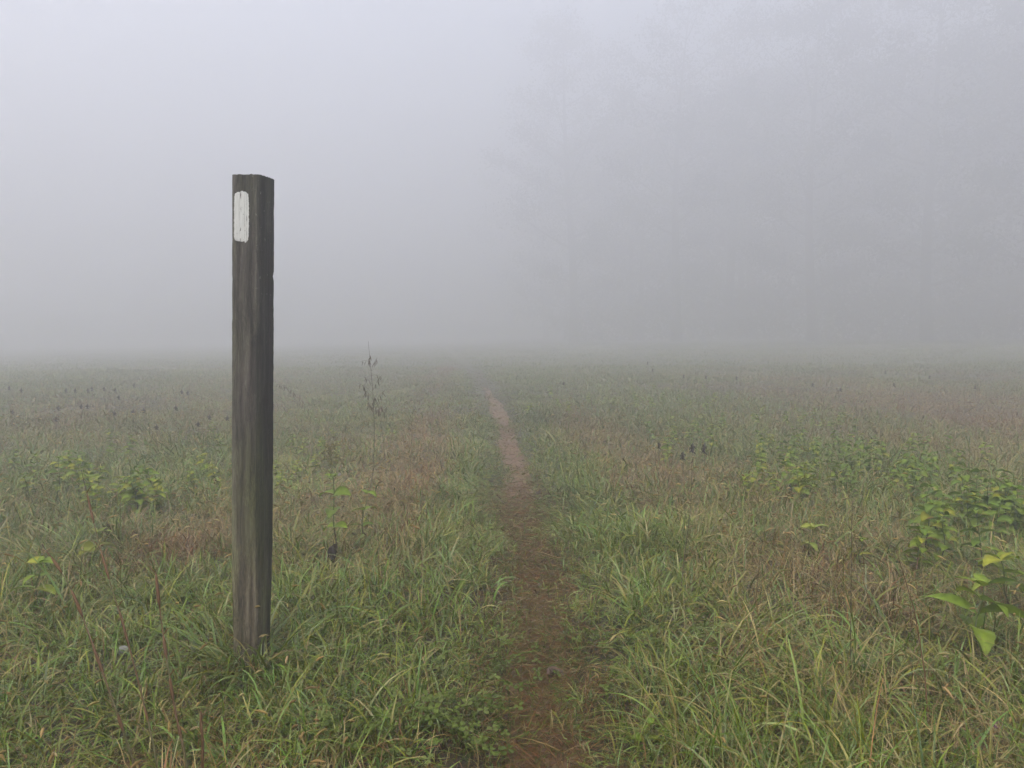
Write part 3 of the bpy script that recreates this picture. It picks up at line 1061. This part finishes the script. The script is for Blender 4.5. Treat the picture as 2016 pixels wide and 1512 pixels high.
for k in range(14):
    t = .2 + .6 * k / 13
    leaf_geo(mb, Vector((0, 0, 0)).lerp(topz, t), k * 2.4, .5, .05, .012, 1.2, DG[k % 3])
mb.build('foliage', M_LEAF, root)


# ------------------------------------------------------------------ leaning dry stalks in the left foreground
def dry_stalk(points, label, r=.0024, green_from=.45, seed=0, side=True, top_thin=.25):
    rs = random.Random(seed)
    P = [at_depth(*p) for p in points]
    root_p = P[0].copy(); root_p.z = float(gz(root_p.x, root_p.y)) - .01
    ps = [root_p] + P[1:]
    ctrl = []
    for i in range(len(ps) - 1):
        for k in range(8):
            t = k / 8
            p0, p1, p2, p3 = ps[max(i - 1, 0)], ps[i], ps[i + 1], ps[min(i + 2, len(ps) - 1)]
            ctrl.append(.5 * ((2 * p1) + (-p0 + p2) * t + (2 * p0 - 5 * p1 + 4 * p2 - p3) * t * t + (-p0 + 3 * p1 - 3 * p2 + p3) * t ** 3))
    ctrl.append(ps[-1])
    e = empty('dry_stalk', ctrl[0])
    L_ = [c - ctrl[0] for c in ctrl]
    n = len(L_)
    mb = MB()
    cols = []
    for i in range(n):
        t = i / (n - 1)
        red = (.105, .058, .028); gre = (.085, .080, .030); dk = (.05, .03, .02)
        w = .5 + .5 * math.sin(t * 13 + seed)
        c = [red[j] * w + gre[j] * (1 - w) for j in range(3)]
        if t > .93: c = dk
        cols.append(tuple(c))
    mb.tube(L_, [r * (1 - (1 - top_thin) * (i / (n - 1)) ** 1.3) * (1 + .12 * math.sin(i * 2.1)) for i in range(n)], cols, 7)
    mb.build('stem', M_STEM, e)
    for k in range(4):                                   # clasping sheaths, split and fraying
        mb = MB(); i = int((.28 + .19 * k) * (n - 1)); j = min(n - 1, i + rs.randint(3, 5))
        seg = L_[i:j + 1]
        off = Vector((rs.uniform(-1, 1), rs.uniform(-.3, .3), 0)) * .0016
        m = len(seg)
        mb.tube([p + off * (q / m) for q, p in enumerate(seg)], [r * (1.25 if 0 < q < m - 1 else .5) * (1.05 - .4 * q / m) for q in range(m)], (.14, .075, .036), 6)
        if side:
            tip = seg[-1] + (seg[-1] - seg[-2]) * .6 + Vector((rs.choice((-1, 1)) * .02, 0, .01))
            mb.tube([seg[-1], (seg[-1] + tip) / 2 + Vector((0, 0, .004)), tip], [.0012, .0009, .0003], (.18, .09, .04), 4)
        mb.build('sheath', M_DRY, e)
    tag(e, label, 'dry stalk', 'leaning dry stalks in the left foreground')
    return e


dry_stalk([(290, 1600, 1.66), (262, 1500, 1.66), (215, 1360, 1.68), (172, 1240, 1.72), (135, 1150, 1.76), (83, 1072, 1.82)],
          'reddish dry stalk leaning left, leftmost of the long leaning stalks', .0031, seed=1)
dry_stalk([(322, 1600, 1.62), (308, 1500, 1.62), (282, 1380, 1.66), (245, 1240, 1.7), (212, 1130, 1.76), (185, 1030, 1.84), (160, 925, 1.92)],
          'long slender stalk rising highest of the leaning stalks left of the post', .0024, seed=2)
dry_stalk([(382, 1600, 1.6), (366, 1500, 1.6), (345, 1400, 1.62), (332, 1320, 1.64), (318, 1225, 1.68), (305, 1120, 1.72)],
          'rust-coloured stalk standing nearest the post among the leaning stalks', .0031, seed=3)
dry_stalk([(400, 1580, 1.66), (399, 1480, 1.66), (395, 1400, 1.68)],
          'short broken rusty stalk at the bottom just below the post', .0028, seed=5, side=False)


# ------------------------------------------------------------------ tall flowering grass stems (drooping dark spikelets)
def seed_stem(points, label, group=None, spikes=(), r=.0016, col=(.06, .045, .03), spike_col=(.12, .095, .07), name='seed_stem', cat='grass stem'):
    P = [at_depth(*p) for p in points]
    P[0].z = float(gz(P[0].x, P[0].y)) - .01
    base = P[0].copy()
    e = empty(name, base)
    L_ = []
    for i in range(len(P) - 1):
        for k in range(5):
            L_.append(P[i].lerp(P[i + 1], k / 5) - base)
    L_.append(P[-1] - base)
    n = len(L_)
    mb = MB()
    mb.tube(L_, [r * (1 - .7 * i / (n - 1)) for i in range(n)], [tuple(np.array(col) * (1.6 - .6 * i / n)) for i in range(n)], 5)
    mb.build('stem', M_STEM, e)
    if spikes:
        mb = MB()
        dep = points[-1][2]
        for (x0, y0, x1, y1, k, hl) in spikes:           # side branch from the stem, k spikelets hanging
            a = at_depth(x0, y0, dep) - base; b = at_depth(x1, y1, dep) - base
            b.y += random.uniform(-.05, .05)
            c = (a + b) / 2 + Vector((0, 0, .025))
            br = [a.lerp(c, t).lerp(c.lerp(b, t), t) for t in np.linspace(0, 1, 7)]
            mb.tube(br, [.0006] * 7, spike_col, 4)
            for j in range(k):
                q = br[2 + int(j * 4.4 / max(k, 1))].lerp(br[-1], random.random() * .4)
                dn = Vector((random.gauss(0, .35), random.gauss(0, .3), -1)).normalized() * hl
                w_ = hl * .055
                mb.tube([q, q + dn * .3, q + dn * .7, q + dn], [.0006, w_, w_ * .8, .0004], spike_col, 5)
        mb.build('spikelets', M_DRY, e)
    tag(e, label, cat, group)
    return e


dP = ground(725, 985).y
seed_stem([(724, 985, dP), (736, 920, dP), (737, 840, dP), (734, 770, dP), (729, 715, dP), (725, 672, dP)],
          'tall thin grass stem with drooping dark seed spikes rising above the fog line', None,
          [(734, 770, 752, 738, 5, .035), (734, 760, 716, 742, 4, .03), (731, 730, 740, 705, 5, .035), (730, 740, 752, 745, 3, .03), (733, 775, 706, 755, 5, .04),
           (729, 715, 712, 712, 2, .03), (735, 790, 715, 768, 6, .045), (735, 800, 757, 768, 5, .04), (736, 815, 722, 790, 8, .045), (736, 820, 752, 800, 8, .045),
           (728, 712, 728, 700, 5, .03), (729, 722, 727, 708, 4, .035), (734, 805, 737, 780, 8, .04)], r=.0024)
d2 = ground(760, 945).y
seed_stem([(762, 945, d2), (752, 850, d2), (745, 800, d2)], 'shorter seed stem leaning beside the tall one above the fog line', None,
          [(750, 830, 762, 800, 7, .04), (748, 820, 735, 795, 6, .04), (745, 805, 742, 790, 4, .03)], r=.0016)
d3 = ground(804, 1010).y
seed_stem([(802, 1010, d3), (808, 930, d3), (811, 860, d3), (812, 805, d3)], 'thin bare brown stem between the tall seed stem and the path', None,
          [(811, 850, 803, 842, 3, .025), (812, 815, 818, 806, 2, .02)], r=.0016)
d4 = ground(640, 880).y
seed_stem([(640, 880, d4), (610, 830, d4), (575, 775, d4), (548, 752, d4)], 'arching seed stem with hanging spikes close against the post', None,
          [(600, 810, 590, 775, 4, .045), (585, 785, 570, 765, 5, .05), (570, 770, 556, 758, 4, .05), (560, 762, 549, 756, 3, .05), (605, 820, 612, 800, 3, .04)], r=.0016)
d5 = ground(1678, 1390).y
seed_stem([(1676, 1390, d5), (1675, 1250, d5), (1676, 1100, d5 + .02), (1678, 985, d5 + .05)], 'straight dark wiry stem standing upright in the right foreground grass', None, (), r=.0016, col=(.035, .03, .015))
d6 = ground(1822, 1440).y
seed_stem([(1830, 1440, d6), (1820, 1320, d6), (1800, 1200, d6), (1765, 1085, d6)], 'reddish leaning stem in front of the dark-stemmed leafy plant', None,
          [(1820, 1325, 1825, 1310, 2, .02), (1802, 1215, 1808, 1205, 2, .02)], r=.0022, col=(.12, .06, .03), spike_col=(.2, .13, .08))
d7 = ground(1360, 1190).y
seed_stem([(1337, 1190, d7), (1347, 1100, d7), (1360, 1000, d7), (1362, 905, d7)], 'slender brown stem reaching up to the dead flower heads', None, [(1361, 920, 1365, 900, 2, .02)], r=.0018)
d8 = ground(1480, 1280).y
seed_stem([(1470, 1280, d8), (1488, 1180, d8), (1495, 1110, d8), (1508, 1020, d8)], 'thin leaning brown stem in the tan grass right of centre', None, (), r=.0013, col=(.06, .04, .02))


# dead dark flower heads on stems
def dead_head(mb, p, h, w):
    mb.tube([p, p + Vector((0, 0, h * .25)), p + Vector((.002, 0, h * .6)), p + Vector((.003, 0, h))], [w * .3, w, w * .8, w * .15], (.035, .028, .022), 6)
    for k in range(7):
        a = k * 2.4; z = h * (.1 + .12 * k)
        q = p + Vector((0, 0, z))
        mb.tube([q, q + Vector((math.cos(a) * w * 1.5, math.sin(a) * w * 1.5, -h * .12)), q + Vector((math.cos(a) * w * 1.8, math.sin(a) * w * 1.8, -h * .3))],
                [w * .35, w * .4, w * .1], (.045, .034, .026), 4)


def dead_flower(px, py_top, py_base, hw, label, group):
    g = ground(px, py_base)
    e = empty('dead_flower', g)
    top = at_depth(px, py_top, g.y) - g
    mb = MB(); mb.tube([Vector((0, 0, -.01)), top * .5 + Vector((.006, 0, 0)), top * .85], [.002, .0016, .0014], (.05, .04, .025), 5); mb.build('stem', M_STEM, e)
    mb = MB(); dead_head(mb, top * .78, top.length * .24 + .01, hw); mb.build('flower_head', M_DRY, e)
    tag(e, label, 'dead flower', group)


for px, t, b, hw, lab in [(1363, 876, 945, .012, 'tallest black withered flower head in the middle right of the path'),
                          (1386, 876, 950, .010, 'black withered flower head just right of the tallest one'),
                          (1344, 892, 950, .011, 'squat cluster of black withered petals left of the tallest dead flower'),
                          (1297, 873, 920, .009, 'small brown withered flower closest to the path on its right')]:
    dead_flower(px, t, b, hw, lab, 'withered flowers right of the path')
rs = random.Random(5)
for px, py in [(18, 760), (42, 765), (130, 765), (148, 765), (173, 765), (181, 762), (205, 762), (227, 765), (234, 779), (115, 800), (160, 797), (172, 797),
               (110, 822), (24, 808), (225, 810), (262, 808), (283, 805), (308, 838), (346, 800), (370, 770), (390, 832), (412, 818), (447, 820), (264, 755), (358, 768)]:
    dead_flower(px, py, py + 34, .013, 'small dark withered flower spike in the misty meadow left of the post', 'withered flowers in the misty left meadow')
for px, py in [(1275, 712), (1285, 726), (1346, 738), (1390, 740), (1110, 752), (1600, 755), (1743, 730), (1920, 760), (1830, 740), (1655, 765), (1450, 742), (1760, 755)]:
    dead_flower(px, py, py + 26, .013, 'small dark withered flower spike in the misty meadow right of the path', 'withered flowers in the misty right meadow')

# withered clump of black leaves below two plants
for px, py, lab in [(212, 1045, 'black shrivelled leaf hanging under the yellow-green clump left'), (657, 1085, 'dark shrivelled leaf hanging on the upright plant between post and path')]:
    g = ground(px, py + 35); p = at_depth(px, py, g.y)
    mb = MB(); leaf_geo(mb, (0, 0, .03), random.uniform(4, 5.5), -.9, .085, .045, .8, (.028, .02, .016), .5, .9)
    leaf_geo(mb, (.006, 0, .02), random.uniform(3, 5.5), -1.1, .07, .04, .5, (.03, .022, .016), -.6, .9)
    mb.tube([(0, 0, .05), (0, 0, -.02), Vector((0.004, 0, g.z - p.z - .01))], [.001, .003, .003], (.03, .022, .016), 5)
    o = mb.build('shrivelled_leaf', M_LEAF); o.location = p
    tag(o, lab, 'dead leaf')

# curled brown leaf on the trail
g = ground(1095, 1336)
mb = MB(); leaf_geo(mb, (-.03, 0, .006), .1, .35, .06, .034, .9, (.15, .105, .085), .15, .9)
leaf_geo(mb, (-.02, .008, .008), -.6, .55, .045, .026, 1.3, (.19, .145, .115), -.5, .8)
o = mb.build('fallen_leaf', M_LEAF); o.location = g + Vector((0, 0, .006))
tag(o, 'curled grey-brown fallen leaf lying on the trail', 'fallen leaf')
# pale round pebble in the grass
g = ground(243, 1295)
mb = MB(); rings = 7; seg = 12; vs = [(0, 0, .030)]; fs = []
for i in range(1, rings):
    a = math.pi * i / rings
    for k in range(seg):
        b = 2 * math.pi * k / seg
        rr_ = 1 + .08 * math.sin(3 * b + i)
        vs.append((.026 * math.sin(a) * math.cos(b) * rr_, .022 * math.sin(a) * math.sin(b) * rr_, .008 + .022 * math.cos(a)))
for k in range(seg): fs.append((0, 1 + k, 1 + (k + 1) % seg))
for i in range(rings - 2):
    for k in range(seg): fs.append((1 + i * seg + k, 1 + (i + 1) * seg + k, 1 + (i + 1) * seg + (k + 1) % seg, 1 + i * seg + (k + 1) % seg))
mb.add(vs, fs, (.22, .22, .21)); o = mb.build('pebble', M_BARK); o.location = g + Vector((0, 0, .018)); o.scale = (.75, .75, .75)
tag(o, 'pale grey rounded stone showing between grass blades near the leaning stalks', 'stone')


# pink clover flower, and two pale blossoms
def clover_flower(px, py, colr, label, s=1.0):
    g = ground(px, py + 28); p = at_depth(px, py, g.y) - g
    e = empty('clover_flower', g)
    mb = MB(); mb.tube([(0, 0, -.01), p * .5 + Vector((.004, 0, 0)), p], [.0012] * 3, (.07, .11, .04), 5); mb.build('stem', M_STEM, e)
    mb = MB()
    for k in range(60):
        z = 1 - 1.6 * k / 59; a = k * 2.4; r_ = math.sqrt(max(0, 1 - z * z))
        d = Vector((math.cos(a) * r_, math.sin(a) * r_, z)) * (.011 * s)
        q = p + d * .4; t = p + d * random.uniform(.95, 1.2)
        mb.tube([q, (q + t) / 2, t], [.001, .0017 * s, .0005], colr, 4)
    mb.build('flower_head', M_LEAF, e)
    tag(e, label, 'flower')


clover_flower(1963, 1428, (.42, .22, .34), 'pink clover blossom low in the grass at the bottom right', 1.1)
clover_flower(668, 934, (.40, .36, .36), 'pale pinkish blossom near the goldenrod', 1.0)
clover_flower(788, 938, (.40, .38, .30), 'pale cream blossom in the tan grass near the thin bare stem', .9)


# ------------------------------------------------------------------ trees in the fog
def tree_geo(seed, h, spread, nleaf, leaf=.30, crown_from=.15, bare_top=0.0):
    rs = random.Random(seed); rn = np.random.default_rng(seed)
    tb = MB(); bk = (.075, .07, .05)
    lean = rs.uniform(-.03, .03)
    tp = [Vector((lean * h * t + .15 * math.sin(t * 5 + seed) * 2.2, .3 * math.sin(t * 4), h * t)) for t in np.linspace(0, .95, 12)]
    tb.tube([p - Vector((0, 0, .3 if i == 0 else 0)) for i, p in enumerate(tp)], [.30 * (h / 20) * (1 - .93 * i / 11) + (.12 if i == 0 else 0) for i in range(12)], bk, 9)
    tips = []
    for b in range(26):
        t = crown_from + (1 - crown_from) * (b / 26) ** .9
        i = t * 11 * .98; i0 = min(int(i), 10); p = tp[i0].lerp(tp[i0 + 1], i - i0)
        a = b * 2.4 + rs.uniform(-.4, .4)
        L_ = spread * (math.sin(math.pi * (.18 + .74 * (t - crown_from) / (1 - crown_from))) ** .8) * rs.uniform(.65, 1.1)
        up = rs.uniform(.25, .6) + .5 * t
        q = [p + Vector((math.cos(a) * L_ * s, math.sin(a) * L_ * s, up * L_ * s ** 1.3 - .1 * L_ * s * s)) for s in np.linspace(0, 1, 6)]
        tb.tube(q, [.10 * (h / 20) * (1 - .85 * s / 5) * (1.1 - .7 * t) for s in range(6)], bk, 5)
        tips += [(q[s], .5 + .12 * L_) for s in (2, 3, 4, 5)]
        for w in range(3):
            a2 = a + rs.uniform(-1.1, 1.1); s0 = q[rs.randint(2, 4)]; l2 = L_ * rs.uniform(.3, .5)
            qq = [s0 + Vector((math.cos(a2) * l2 * s, math.sin(a2) * l2 * s, .5 * l2 * s)) for s in np.linspace(0, 1, 4)]
            tb.tube(qq, [.03, .022, .014, .006], bk, 4)
            tips += [(qq[2], .6), (qq[3], .7)]
    tips = [tt for tt in tips if rs.random() > bare_top * smooth(.55, .95, tt[0].z / h)]
    c = np.array([tt[0] for tt in tips]); s = np.array([tt[1] for tt in tips])
    idx = rn.integers(0, len(c), nleaf)
    P = c[idx] + rn.normal(0, 1, (nleaf, 3)) * s[idx][:, None] * np.array([.85, .85, .65])
    U = rn.normal(0, 1, (nleaf, 3)); U /= np.linalg.norm(U, axis=1)[:, None]
    W = np.cross(U, rn.normal(0, 1, (nleaf, 3))); W /= np.linalg.norm(W, axis=1)[:, None]
    a = (leaf * rn.uniform(.5, 1.2, nleaf))[:, None]
    V = np.stack([P - U * a * .5, P + W * a * .28, P + U * a * .5, P - W * a * .28], 1).reshape(-1, 3)
    Fq = np.arange(nleaf * 4).reshape(-1, 4)
    base = np.array([(.035, .055, .020), (.045, .065, .022), (.06, .06, .022), (.03, .05, .022)])
    C = np.repeat(base[rn.integers(0, 4, len(tips))][idx] * rn.uniform(.7, 1.3, (nleaf, 1)), 4, axis=0)
    return tb, V, Fq, C


def tree(name, px, dist, h, spread, nleaf, seed, label, bare=0.0, cf=.15):
    x = (px - 1008) / F_PX * dist
    tb, V, Fq, C = tree_geo(seed, h, spread, nleaf, crown_from=cf, bare_top=bare)
    e = empty(name, (x, dist, float(gz(x, dist))))
    tb.build('trunk', M_BARK, e)
    o = np_mesh('crown', V, Fq, C, M_TREE, False); o.parent = e
    tag(e, label, 'tree', 'trees looming in the fog at the wood edge')


tree('foggy_tree', 1125, 80, 33, 7.5, 24000, 1, 'palest foggy tree at the left end of the wood beyond the path', .2)
tree('foggy_tree', 1325, 72, 31, 6.5, 15000, 2, 'foggy tree with a faint straight trunk showing right of centre', .75, .3)
tree('foggy_tree', 1430, 77, 33, 7.0, 15000, 6, 'foggy tree with thin bare upper branches right of the faint trunk', .8, .3)
tree('foggy_tree', 1600, 68, 31, 8, 28000, 3, 'broad hazy tree between the bare-branched tree and the darkest fog', .1)
tree('foggy_tree', 1830, 61, 30, 8.5, 30000, 4, 'darker hazy tree crown filling the upper right of the fog', .05)
tree('foggy_tree', 2070, 52, 28, 8.5, 30000, 5, 'darkest foggy tree crown at the right edge', 0)

# the wood behind reads as one mass
tv, tf, tc_, off = [], [], [], 0
geos = [tree_geo(40 + k, 26 + 1 * k, 8, 9000, .5, .06) for k in range(4)]
wb = MB()
vparts = []
for k in range(26):
    t = k / 25
    px = 1090 + 1500 * t ** 1.15 + random.uniform(-30, 30)
    dist = 96 - 38 * min(1, t * 1.25) + random.uniform(-2, 14)
    x = (px - 1008) / F_PX * dist
    tb, V, Fq, C = geos[k % 4]
    a = random.uniform(0, 6.28); s = random.uniform(.88, 1.05); ca, sa = math.cos(a), math.sin(a)
    z0 = float(gz(x, dist))
    Rm = np.array([[ca, -sa, 0], [sa, ca, 0], [0, 0, 1]]) * s
    vparts.append((V @ Rm.T + np.array([x, dist, z0]), Fq, C))
    tvv = np.array(tb.v) @ Rm.T + np.array([x, dist, z0])
    tri = [f for f in tb.f if len(f) == 4]
    vparts.append((tvv, np.array(tri), np.array(tb.c)))
# brushy understorey along the edge
rn = np.random.default_rng(3)
nb = 26000
t = rn.random(nb)
px = 1110 + 1300 * t; dist = 86 - 30 * np.clip(t * 1.3, 0, 1) + rn.uniform(0, 10, nb)
x = (px - 1008) / F_PX * dist
hgt = (2.5 + 4.5 * vnoise(x, dist, 3.0, 31)) * rn.random(nb) ** .8
P = np.stack([x, dist, gz(x, dist) + hgt], -1)
U = rn.normal(0, 1, (nb, 3)); U /= np.linalg.norm(U, axis=1)[:, None]
W = np.cross(U, rn.normal(0, 1, (nb, 3))); W /= np.linalg.norm(W, axis=1)[:, None]
a = rn.uniform(.25, .6, nb)[:, None]
V = np.stack([P - U * a * .5, P + W * a * .28, P + U * a * .5, P - W * a * .28], 1).reshape(-1, 3)
vparts.append((V, np.arange(nb * 4).reshape(-1, 4), np.tile(np.array([.04, .055, .02]), (nb * 4, 1)) * np.repeat(rn.uniform(.7, 1.3, (nb, 1)), 4, axis=0)))
V, Fq, C = join(vparts)
o = np_mesh('woods', V, Fq, C, M_TREE, False)
tag(o, 'dim wood of leafy trees dissolving into fog behind the right meadow', 'woods', kind='stuff')

# ------------------------------------------------------------------ haze
m, N, L = new_mat('fog')
out = N.new('ShaderNodeOutputMaterial'); pv = N.new('ShaderNodeVolumePrincipled')
pv.inputs['Color'].default_value = (.838, .845, .876, 1)
pv.inputs['Density'].default_value = HAZE_DENSITY
pv.inputs['Anisotropy'].default_value = .6
L.new(pv.outputs[0], out.inputs['Volume'])
x0, x1, y0, y1, z0, z1 = -455, 455, -65, 855, -3.2, HAZE_TOP
me = bpy.data.meshes.new('haze')
me.from_pydata([(x0, y0, z0), (x1, y0, z0), (x1, y1, z0), (x0, y1, z0), (x0, y0, z1), (x1, y0, z1), (x1, y1, z1), (x0, y1, z1)], [],
               [(3, 2, 1, 0), (4, 5, 6, 7), (0, 1, 5, 4), (1, 2, 6, 5), (2, 3, 7, 6), (3, 0, 4, 7)])
me.materials.append(m)
o = bpy.data.objects.new('haze', me); COL.objects.link(o)
tag(o, 'pale morning fog hanging over the whole meadow', 'fog', kind='stuff')
